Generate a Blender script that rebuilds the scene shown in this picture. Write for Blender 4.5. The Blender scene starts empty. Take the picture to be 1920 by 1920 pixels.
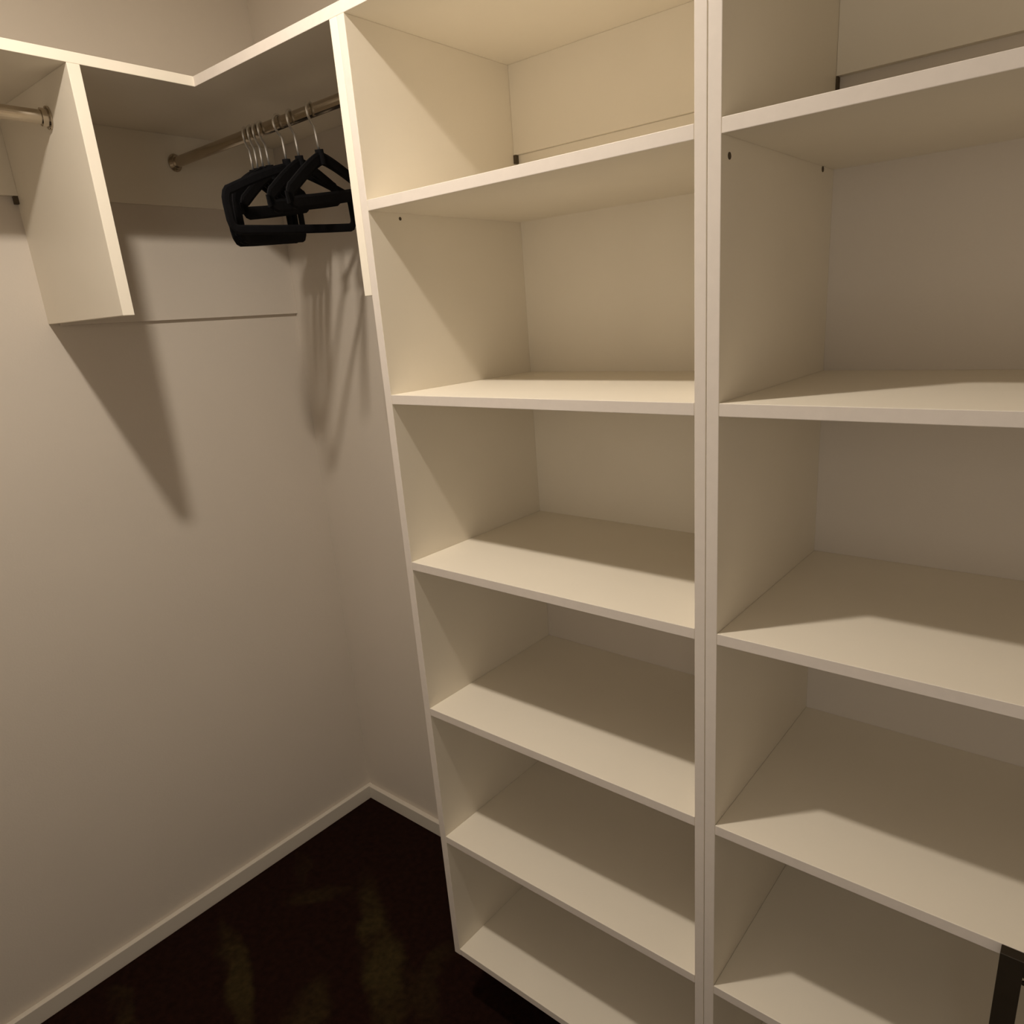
import bpy, bmesh, math, random
from mathutils import Vector, Matrix
random.seed(4)
C = bpy.context.scene.collection

# ---------------- camera, world, lights, exposure ----------------
YAW, PITCH, ROLL = 0.6932, -0.2988, -0.0693
CAM = Vector((1.9216, -1.2859, 1.6262))
cp, sp, cy_, sy_ = math.cos(PITCH), math.sin(PITCH), math.cos(YAW), math.sin(YAW)
fwd = Vector((-sy_*cp, cy_*cp, sp)); rgt = Vector((cy_, sy_, 0)); up = rgt.cross(fwd)
r2 = math.cos(ROLL)*rgt + math.sin(ROLL)*up; u2 = -math.sin(ROLL)*rgt + math.cos(ROLL)*up
cd = bpy.data.cameras.new('camera'); cam = bpy.data.objects.new('camera', cd); C.objects.link(cam)
cd.sensor_width = 36; cd.lens = 1344.4/1920*36; cd.shift_x = -0.02244; cd.shift_y = 0.0204
cd.clip_start = 0.02
m = Matrix((r2, u2, -fwd)).transposed().to_4x4(); m.translation = CAM
cam.matrix_world = m
bpy.context.scene.camera = cam

w = bpy.data.worlds.new('world'); bpy.context.scene.world = w; w.use_nodes = True
w.node_tree.nodes['Background'].inputs[0].default_value = (1, .82, .62, 1)
w.node_tree.nodes['Background'].inputs[1].default_value = 0.0

def area(name, loc, rot, power, col, shape, sx, sy=None):
    d = bpy.data.lights.new(name, 'AREA'); d.energy = power; d.color = col; d.shape = shape; d.size = sx
    if sy: d.size_y = sy
    o = bpy.data.objects.new(name, d); C.objects.link(o); o.location = loc; o.rotation_euler = rot; return o
# recessed ceiling downlight, and an added fill light behind the camera
area('closet_downlight', (1.0, -.94, 2.478), (0, 0, 0), 11.3, (1, .90, .78), 'DISK', .065)
area('fill_light', (2.05, -2.03, 1.48), (math.radians(85), 0, 0), 4.0, (1, .93, .84), 'RECTANGLE', .80, 1.10)
g_ = bpy.data.lights.new('closet_lamp_glow', 'POINT'); g_.energy = 4.5; g_.color = (1, .90, .78); g_.shadow_soft_size = .03
go = bpy.data.objects.new('closet_lamp_glow', g_); C.objects.link(go); go.location = (1.0, -.94, 2.47)

vs = bpy.context.scene.view_settings
vs.view_transform = 'Standard'; vs.look = 'None'; vs.gamma = 1; vs.use_curve_mapping = False
vs.exposure = 0.0

# ---------------- materials ----------------
def mat(name, col, rough=.5, metal=0, var=0, scale=20, bump=0, bscale=300, spec=.5):
    mt = bpy.data.materials.new(name); mt.use_nodes = True; nt = mt.node_tree; b = nt.nodes['Principled BSDF']
    b.inputs['Roughness'].default_value = rough; b.inputs['Metallic'].default_value = metal
    b.inputs['Specular IOR Level'].default_value = spec
    tc = nt.nodes.new('ShaderNodeTexCoord')
    n = nt.nodes.new('ShaderNodeTexNoise'); n.inputs['Scale'].default_value = scale; n.inputs['Detail'].default_value = 4
    nt.links.new(tc.outputs['Object'], n.inputs['Vector'])
    r = nt.nodes.new('ShaderNodeValToRGB')
    r.color_ramp.elements[0].position = .3; r.color_ramp.elements[1].position = .7
    r.color_ramp.elements[0].color = (*[c*(1-var) for c in col], 1); r.color_ramp.elements[1].color = (*[min(1, c*(1+var)) for c in col], 1)
    nt.links.new(n.outputs['Fac'], r.inputs['Fac']); nt.links.new(r.outputs['Color'], b.inputs['Base Color'])
    if bump:
        n2 = nt.nodes.new('ShaderNodeTexNoise'); n2.inputs['Scale'].default_value = bscale; n2.inputs['Detail'].default_value = 3
        nt.links.new(tc.outputs['Object'], n2.inputs['Vector'])
        bp = nt.nodes.new('ShaderNodeBump'); bp.inputs['Strength'].default_value = bump; bp.inputs['Distance'].default_value = .002
        nt.links.new(n2.outputs['Fac'], bp.inputs['Height']); nt.links.new(bp.outputs['Normal'], b.inputs['Normal'])
    return mt
M_mel = mat('cream_melamine', (.88, .81, .685), .42, var=.012, scale=8, spec=.35)
M_wall = mat('beige_wall_paint', (.70, .63, .545), .85, var=.015, scale=3, bump=.12, bscale=220, spec=.25)
M_ceil = mat('ceiling_paint', (.8, .76, .69), .9, var=.01, scale=3)
M_trim = mat('trim_paint', (.72, .66, .57), .5, var=.01, scale=6)
M_chrome = mat('chrome', (.50, .44, .36), .2, metal=1, var=.03)
M_hook = mat('bright_wire', (.80, .78, .74), .35, metal=.9, var=.02)
M_velvet = mat('black_velvet', (.0045, .0042, .005), .9, var=.3, scale=90, bump=.2, bscale=900, spec=.15)
M_dark = mat('dark_bronze_metal', (.035, .026, .016), .45, metal=.3, var=.1)
M_hole = mat('dark_hole', (.085, .062, .035), .8)
M_seam = mat('edge_tape', (.74, .67, .60), .5, var=.02, scale=60, spec=.3)
def carpet():
    mt = mat('dark_carpet', (.006, .004, .003), .97, bump=.9, bscale=420, spec=.08)
    nt = mt.node_tree; b = nt.nodes['Principled BSDF']; L = nt.links.new
    tc = nt.nodes.new('ShaderNodeTexCoord')
    d = nt.nodes.new('ShaderNodeTexNoise'); d.inputs['Scale'].default_value = 7; d.inputs['Detail'].default_value = 4
    L(tc.outputs['Object'], d.inputs['Vector'])
    dv = nt.nodes.new('ShaderNodeVectorMath'); dv.operation = 'MULTIPLY_ADD'; dv.inputs[1].default_value = (.11, .11, 0); 
    L(d.outputs['Color'], dv.inputs[0]); L(tc.outputs['Object'], dv.inputs[2])
    acc = None
    # olive patches of the woven pattern: start, end (floor metres), half width, strength
    for (x0, y0, x1, y1, hw, st) in ((.34, -.28, .84, -.60, .050, 1), (.13, -.63, .50, -.78, .034, .9), (.20, -.46, .31, -.34, .035, .5), (.05, -.33, .18, -.41, .030, .35),
                                     (.50, -.58, .58, -.72, .055, .7), (.70, -.30, .74, -.47, .030, .45), (.07, -.93, .20, -.93, .030, .5), (.66, -.42, .86, -.50, .04, .4)):
        mx_, my_ = (x0+x1)/2+.055, (y0+y1)/2+.055; ln = math.hypot(x1-x0, y1-y0)/2+.02; an = math.atan2(y1-y0, x1-x0)
        sb = nt.nodes.new('ShaderNodeVectorMath'); sb.operation = 'SUBTRACT'; sb.inputs[1].default_value = (mx_, my_, 0); L(dv.outputs[0], sb.inputs[0])
        mp = nt.nodes.new('ShaderNodeVectorRotate'); mp.rotation_type = 'Z_AXIS'; mp.inputs['Angle'].default_value = -an; L(sb.outputs[0], mp.inputs['Vector'])
        sc = nt.nodes.new('ShaderNodeVectorMath'); sc.operation = 'MULTIPLY'; sc.inputs[1].default_value = (1/ln, 1/hw, 0); L(mp.outputs[0], sc.inputs[0])
        ln_ = nt.nodes.new('ShaderNodeVectorMath'); ln_.operation = 'LENGTH'; L(sc.outputs[0], ln_.inputs[0])
        r = nt.nodes.new('ShaderNodeMapRange'); r.interpolation_type = 'SMOOTHSTEP'
        r.inputs[1].default_value = .55; r.inputs[2].default_value = 1.25; r.inputs[3].default_value = st; r.inputs[4].default_value = 0; L(ln_.outputs['Value'], r.inputs[0])
        if acc is None: acc = r.outputs[0]
        else:
            mxn = nt.nodes.new('ShaderNodeMath'); mxn.operation = 'MAXIMUM'; L(acc, mxn.inputs[0]); L(r.outputs[0], mxn.inputs[1]); acc = mxn.outputs[0]
    n = nt.nodes.new('ShaderNodeTexNoise'); n.inputs['Scale'].default_value = 9; n.inputs['Detail'].default_value = 4; L(tc.outputs['Object'], n.inputs['Vector'])
    nm = nt.nodes.new('ShaderNodeMapRange'); nm.inputs[1].default_value = .35; nm.inputs[2].default_value = .6; nm.inputs[3].default_value = .35; nm.inputs[4].default_value = 1; L(n.outputs['Fac'], nm.inputs[0])
    mu = nt.nodes.new('ShaderNodeMath'); mu.operation = 'MULTIPLY'; L(acc, mu.inputs[0]); L(nm.outputs[0], mu.inputs[1])
    cm = nt.nodes.new('ShaderNodeMix'); cm.data_type = 'RGBA'; cm.inputs[6].default_value = (.0160, .0056, .0032, 1); cm.inputs[7].default_value = (.040, .0275, .0095, 1); L(mu.outputs[0], cm.inputs[0])
    f = nt.nodes.new('ShaderNodeTexNoise'); f.inputs['Scale'].default_value = 55; f.inputs['Detail'].default_value = 5; L(tc.outputs['Object'], f.inputs['Vector'])
    fr = nt.nodes.new('ShaderNodeMapRange'); fr.inputs[1].default_value = .3; fr.inputs[2].default_value = .7; fr.inputs[3].default_value = .6; fr.inputs[4].default_value = 1.15; L(f.outputs['Fac'], fr.inputs[0])
    mx = nt.nodes.new('ShaderNodeVectorMath'); mx.operation = 'SCALE'; L(cm.outputs[2], mx.inputs[0]); L(fr.outputs[0], mx.inputs['Scale']); L(mx.outputs[0], b.inputs['Base Color'])
    return mt
M_carpet = carpet()

# ---------------- helpers ----------------
def box(bm, a, b):
    vs_ = bmesh.ops.create_cube(bm, size=1)['verts']
    for v in vs_:
        v.co = Vector([(a[i]+b[i])/2 + v.co[i]*(b[i]-a[i]) for i in range(3)])
    return vs_
def tube(bm, p, q, r, seg=20, ry=None):
    p, q = Vector(p), Vector(q); d = q-p
    vs_ = bmesh.ops.create_cone(bm, cap_ends=True, segments=seg, radius1=r, radius2=r, depth=d.length)['verts']
    mt = Matrix.Translation((p+q)/2) @ d.to_track_quat('Z', 'Y').to_matrix().to_4x4()
    bmesh.ops.transform(bm, matrix=mt, verts=vs_)
    return vs_
def link(name, bm, mt, parent=None, origin=None, bevel=0, smooth=False):
    bmesh.ops.recalc_face_normals(bm, faces=bm.faces)
    me = bpy.data.meshes.new(name)
    if origin is not None: bmesh.ops.translate(bm, vec=-Vector(origin), verts=bm.verts)
    bm.to_mesh(me); bm.free(); me.materials.append(mt)
    o = bpy.data.objects.new(name, me); C.objects.link(o)
    if origin is not None: o.location = origin
    if parent is not None:
        o.parent = parent
        if origin is None: pass
    if bevel:
        b = o.modifiers.new('bevel', 'BEVEL'); b.width = bevel; b.segments = 2; b.limit_method = 'ANGLE'
    if smooth:
        for p in me.polygons: p.use_smooth = True
    return o
def edge_faces(o, axis, val):
    """the glued edge band: front faces of a board at this coordinate"""
    o.data.materials.append(M_seam); off = o.parent.location[axis] if o.parent else 0
    for p in o.data.polygons:
        if abs(p.center[axis]+off-val) < 1e-4 and abs(p.normal[axis]) > .9: p.material_index = 1
    return o
def part(name, boxes, mt, root, bevel=.0008):
    """boxes in world coordinates, made relative to the root Empty"""
    bm = bmesh.new()
    for a, b in boxes: box(bm, a, b)
    if root is not None: bmesh.ops.translate(bm, vec=-root.location, verts=bm.verts)
    return link(name, bm, mt, root, bevel=bevel)
def thing(name, label, cat, loc, group=None):
    o = bpy.data.objects.new(name, None); C.objects.link(o); o.location = loc
    o.empty_display_size = .05
    o['label'] = label; o['category'] = cat
    if group: o['group'] = group
    return o
def tag(o, label, cat, group=None):
    o['label'] = label; o['category'] = cat
    if group: o['group'] = group
    return o
def struct(name, boxes, mt, bevel=0):
    bm = bmesh.new()
    for a, b in boxes: box(bm, a, b)
    o = link(name, bm, mt, bevel=bevel); o['kind'] = 'structure'; return o

# ---------------- the room ----------------
XR, YF, ZC = 2.62, -1.95, 2.55
struct('floor', [((0, YF, -.05), (XR, 0, 0))], M_carpet)
struct('ceiling', [((-.1, YF-.1, ZC), (XR+.1, .1, ZC+.1))], M_ceil)
struct('wall_left', [((-.1, YF-.1, -.05), (0, .1, ZC))], M_wall)
struct('wall_back', [((0, 0, -.05), (XR, .1, ZC))], M_wall)
struct('wall_right', [((XR, YF-.1, -.05), (XR+.1, .1, ZC))], M_wall)
struct('wall_front', [((0, YF-.1, -.05), (1.63, YF, ZC)), ((2.47, YF-.1, -.05), (XR, YF, ZC)), ((1.63, YF-.1, 2.04), (2.47, YF, ZC))], M_wall)  # gap cut in this unseen wall to seat the added fill light
BT, HB = .0165, .0493
struct('baseboard_left', [((0, YF, 0), (BT, 0, HB))], M_trim, .0015)
struct('baseboard_back', [((BT, -BT, 0), (XR, 0, HB))], M_trim, .0015)

# ---------------- continuous top shelf (L shape) ----------------
D, DL, ZT, TT = .4136, .3946, 2.1, .0184
XE = 2.160
bm = bmesh.new()
pts = [(0, 0), (XE, 0), (XE, -D), (DL, -D), (DL, YF), (0, YF)]
f0 = bm.faces.new([bm.verts.new((x, y, ZT)) for x, y in pts])
ext = bmesh.ops.extrude_face_region(bm, geom=[f0])
bmesh.ops.translate(bm, vec=(0, 0, TT), verts=[g for g in ext['geom'] if isinstance(g, bmesh.types.BMVert)])
tag(edge_faces(link('top_shelf', bm, M_mel, bevel=.0008), 1, -D), 'long cream L-shaped top shelf running round the corner above everything', 'shelf')

# ---------------- shelving units ----------------
A0, A1, B0, B1, C1 = .8585, .8765, 1.4847, 1.5016, 1.5197
PT = .0172
PZ = .178
HS = [1.8262, 1.4975, 1.1716, .8443, .5190, .1966]
def hole(root, x, y, z, r=.0042, name='pin_hole', to=+1):
    bm = bmesh.new(); tube(bm, (x-.003, y, z), (x+to*.0005, y, z), r, 12)
    bmesh.ops.translate(bm, vec=-root.location, verts=bm.verts)
    return link(name, bm, M_hole, root)
def unit(x0, x1, x2, x3, label):
    """outer left, inner left, inner right, outer right"""
    root = thing('shelving_unit', label, 'shelving unit', (x0, -D, PZ), 'tall open shelving units hung side by side on the wall')
    edge_faces(part('side_panel', [((x0, -D, PZ), (x1-.0002, 0, ZT))], M_mel, root), 1, -D)
    edge_faces(part('side_panel', [((x2+.0002, -D, PZ), (x3, 0, ZT))], M_mel, root), 1, -D)
    for z in HS:
        edge_faces(part('shelf', [((x1, -D, z-PT), (x2, 0, z))], M_mel, root), 1, -D)
    part('back_rail', [((x1, -.012, 1.937), (x2, 0, ZT))], M_mel, root)
    return root
u1 = unit(A0, A1, B0, B1-.0005, 'cream open shelving unit in the middle, between hanging corner and right unit')
part('back_panel', [((A1, -.004, HS[2]), (B0, 0, HS[1]-PT)), ((A1, -.004, HS[1]), (B0, 0, HS[0]-PT))], M_mel, u1, 0)
part('back_panel', [((A1+.004, -.004, HS[0]), (B0, 0, 1.9365))], M_mel, u1, 0)
u2_ = unit(B1+.0005, C1, 2.1247, 2.1417, 'cream open shelving unit at the right, cut off by the right photo edge')
for y, z in ((-.391, 1.788), (-.053, 1.805)): hole(u2_, C1, y, z)
hole(u1, A1, -.343, 1.800, .003)
bm = bmesh.new(); box(bm, (A1, -.0135, 1.921), (A1+.0065, -.0045, 1.9368)); bmesh.ops.translate(bm, vec=-u1.location, verts=bm.verts)
link('rail_bracket', bm, M_hole, u1)['label'] = 'dark bracket end'
bm = bmesh.new(); box(bm, (C1, -.012, 1.919), (C1+.0025, 0, 1.9368)); bmesh.ops.translate(bm, vec=-u2_.location, verts=bm.verts)
link('rail_bracket', bm, M_hole, u2_)['label'] = 'dark bracket end'
# ---------------- hanging supports, back panel, rails on the left wall ----------------
bm = bmesh.new(); box(bm, (0, -.6472, 1.6714), (DL, -.6252, ZT))
tag(link('support_panel', bm, M_mel, bevel=.0008), 'short cream upright panel on the left wall dividing the two hanging bays', 'panel', 'short upright panels under the top shelf')
bm = bmesh.new(); box(bm, (.8384, -D, 1.6725), (A0-.0004, 0, ZT))
tag(link('support_panel', bm, M_mel, bevel=.0008), 'short cream upright panel fixed against the side of the middle shelving unit', 'panel', 'short upright panels under the top shelf')
bm = bmesh.new(); box(bm, (0, -.6252, 1.6671), (.009, 0, 1.937))
tag(link('back_panel', bm, M_wall, bevel=.0006), 'thin backing board on the left wall behind the corner hanging bay', 'panel')
bm = bmesh.new(); box(bm, (0, -.6252, 1.937), (.014, 0, ZT))
tag(link('mounting_rail', bm, M_mel, bevel=.0008), 'shaded flat rail high on the left wall inside the corner hanging bay', 'rail', 'flat mounting rails under the top shelf')
bm = bmesh.new(); box(bm, (0, YF, 1.937), (.014, -.6472, ZT))
rl = tag(link('mounting_rail', bm, M_mel, bevel=.0008), 'flat cream rail on the wall behind the chrome rod at the left edge', 'rail', 'flat mounting rails under the top shelf')
bm = bmesh.new(); box(bm, (.002, -.6555, 1.921), (.012, -.6474, 1.9368)); link('rail_bracket', bm, M_hole, rl)['label'] = 'dark bracket end'

# ---------------- rods ----------------
RZ, RR = 2.0365, .0125
def oval(bm, p, q, rx, rz, seg=24):
    vs_ = tube(bm, p, q, 1.0, seg)
    c = (Vector(p)+Vector(q))/2; d = (Vector(q)-Vector(p)).normalized()
    side = Vector((0, 0, 1)).cross(d)
    for v in vs_:
        o = v.co-c; a = o.dot(d); s = o.dot(side); z = o.z
        v.co = c + d*a + side*s*rx + Vector((0, 0, z*rz))
def rod(p, q, label):
    p, q = Vector(p), Vector(q); d = (q-p).normalized()
    root = thing('closet_rod', label, 'rod', p, 'hanging rods under the top shelf')
    bm = bmesh.new(); oval(bm, Vector(), q-p, .0085, RR); link('tube', bm, M_chrome, root, smooth=False)
    for a in (p, q):
        s = d if a is p else -d
        bm = bmesh.new(); b0 = a-p
        oval(bm, b0, b0+s*.003, .0165, .0205); oval(bm, b0, b0+s*.014, .0115, .0160)
        for dz in (-.0165, .0165): tube(bm, b0+Vector((0, 0, dz))+s*.003, b0+Vector((0, 0, dz))+s*.0048, .0028, 10)
        link('flange', bm, M_chrome, root)
    return root
rod((.0145, -.286, RZ), (.838, -.286, RZ), 'dark metal hanging rod in the corner, carrying the black hangers')
rod((.268, YF+.01, RZ), (.268, -.6475, RZ), 'empty chrome hanging rod at the left edge of the photo')

# ---------------- hangers ----------------
def strip_mesh(path, closed, hw, ht):
    """band of width 2*hw in the YZ plane along path, thickness 2*ht in X"""
    bm = bmesh.new(); n = len(path); ring = []
    for i, p in enumerate(path):
        a = path[(i-1) % n] if (closed or i > 0) else path[i]
        b = path[(i+1) % n] if (closed or i < n-1) else path[i]
        t = Vector((0, b[0]-a[0], b[1]-a[1])).normalized(); nrm = Vector((0, -t.z, t.y))
        c = Vector((0, p[0], p[1])); w_ = hw[i] if isinstance(hw, list) else hw
        ring.append([bm.verts.new(c+nrm*w_*s+Vector((ht*k, 0, 0))) for s, k in ((-1, -.5), (-1, .5), (-.6, 1), (.6, 1), (1, .5), (1, -.5), (.6, -1), (-.6, -1))])
    m_ = n if closed else n-1
    for i in range(m_):
        r, s = ring[i], ring[(i+1) % n]
        for k in range(8): bm.faces.new((r[k], r[(k+1) % 8], s[(k+1) % 8], s[k]))
    if not closed:
        bm.faces.new(ring[0]); bm.faces.new(ring[-1][::-1])
    return bm
def hanger_meshes(hwid, drop, bar, hw=.0085, inner=True):
    # outline in (y,z), z measured from rod top contact; neck at -.068
    top = -.082
    pts = []
    N = 10
    for i in range(N+1):                      # right shoulder
        t = i/N; pts.append((hwid*t, top-drop*(t**1.25)))
    y, z = pts[-1]; zb = top-bar
    rr = .018
    for a in (20, 45, 70, 90): pts.append((y+rr*math.sin(math.radians(a)), z-rr*(1-math.cos(math.radians(a)))*1.4))
    pts.append((y+rr, zb+rr))
    for a in (30, 60, 90): pts.append((y+rr*math.cos(math.radians(a)), zb+rr-rr*math.sin(math.radians(a))))
    half = pts
    path = half + [(y*.5, zb-.001), (0, zb-.001), (-y*.5, zb-.001)] + [(-a, b) for a, b in reversed(half[1:])]
    bm = strip_mesh(path, True, hw, .0028)
    for dy, dz, r in ((0, top+.004, .011),):   # thickened neck
        tube(bm, (0, 0, top-.012), (0, 0, top+.016), .0085, 16)
    return bm
def hook_mesh():
    bm = bmesh.new(); R = .0170
    arc = [(R*math.cos(math.radians(a)), R*math.sin(math.radians(a))) for a in range(-20, 221, 12)]
    arc += [(-R*.45, -R*1.05), (0, -R*1.5), (0, -.045), (0, -.072)]
    r = .0027; prev = None; n = len(arc)
    for i, (y, z) in enumerate(arc):
        a = arc[max(0, i-1)]; b = arc[min(n-1, i+1)]
        t = Vector((0, b[0]-a[0], b[1]-a[1])).normalized(); nr = Vector((0, -t.z, t.y)); x = Vector((1, 0, 0)); c = Vector((0, y, z))
        cur = [bm.verts.new(c+(nr*math.cos(k*math.pi/4)+x*math.sin(k*math.pi/4))*r) for k in range(8)]
        if prev:
            for k in range(8): bm.faces.new((prev[k], prev[(k+1) % 8], cur[(k+1) % 8], cur[k]))
        else: bm.faces.new(cur)
        prev = cur
    bm.faces.new(prev[::-1])
    return bm
HG = 'black velvet hangers on the corner rod'
def hanger(x, yaw, tilt, label, spec):
    root = thing('clothes_hanger', label, 'hanger', (x, -.286, RZ-.0015), HG)
    root.rotation_euler = (math.radians(tilt), 0, math.radians(yaw))
    link('body', hanger_meshes(*spec), M_velvet, root)
    h = link('hook', hook_mesh(), M_hook, root, smooth=True); h['label'] = 'chrome hook'
    return root
TALL, LOW = (.146, .048, .124, .0155), (.142, .048, .074, .0125)
hanger(.346, 35, 6, 'black velvet hanger farthest left in the bunch on the corner rod', TALL)
hanger(.366, 34, 5, 'black velvet hanger second from the left in the corner rod bunch', TALL)
hanger(.387, 33, 5, 'black velvet hanger in the middle of the left bunch on the corner rod', TALL)
hanger(.408, 31, 9, 'black velvet hanger at the right side of the left bunch', LOW)
hanger(.474, 14, 4.5, 'black velvet hanger whose long bottom bar runs behind the upright panel', (.176, .046, .120, .0090))
hanger(.518, 28, 9, 'black velvet hanger just right of the left bunch, left of the last one', LOW)
hanger(.587, 26, 10, 'black velvet hanger nearest the upright panel, farthest right on the rod', LOW)

# ---------------- dark metal frame under the right unit's shelf ----------------
root = thing('metal_frame', 'dark metal frame in front of a right-hand shelf edge at the lower right corner', 'frame', (1.90, -.43, .20))
yf, yb = -.4300, -.4142
part('post', [((1.899, yf, .20), (1.9245, yb, .8443))], M_dark, root)
part('top_bar', [((1.9245, yf, .8205), (2.12, yb, .8443))], M_dark, root)
part('wire', [((1.9245, yf+.004, .806), (2.12, yf+.008, .811))], M_dark, root)
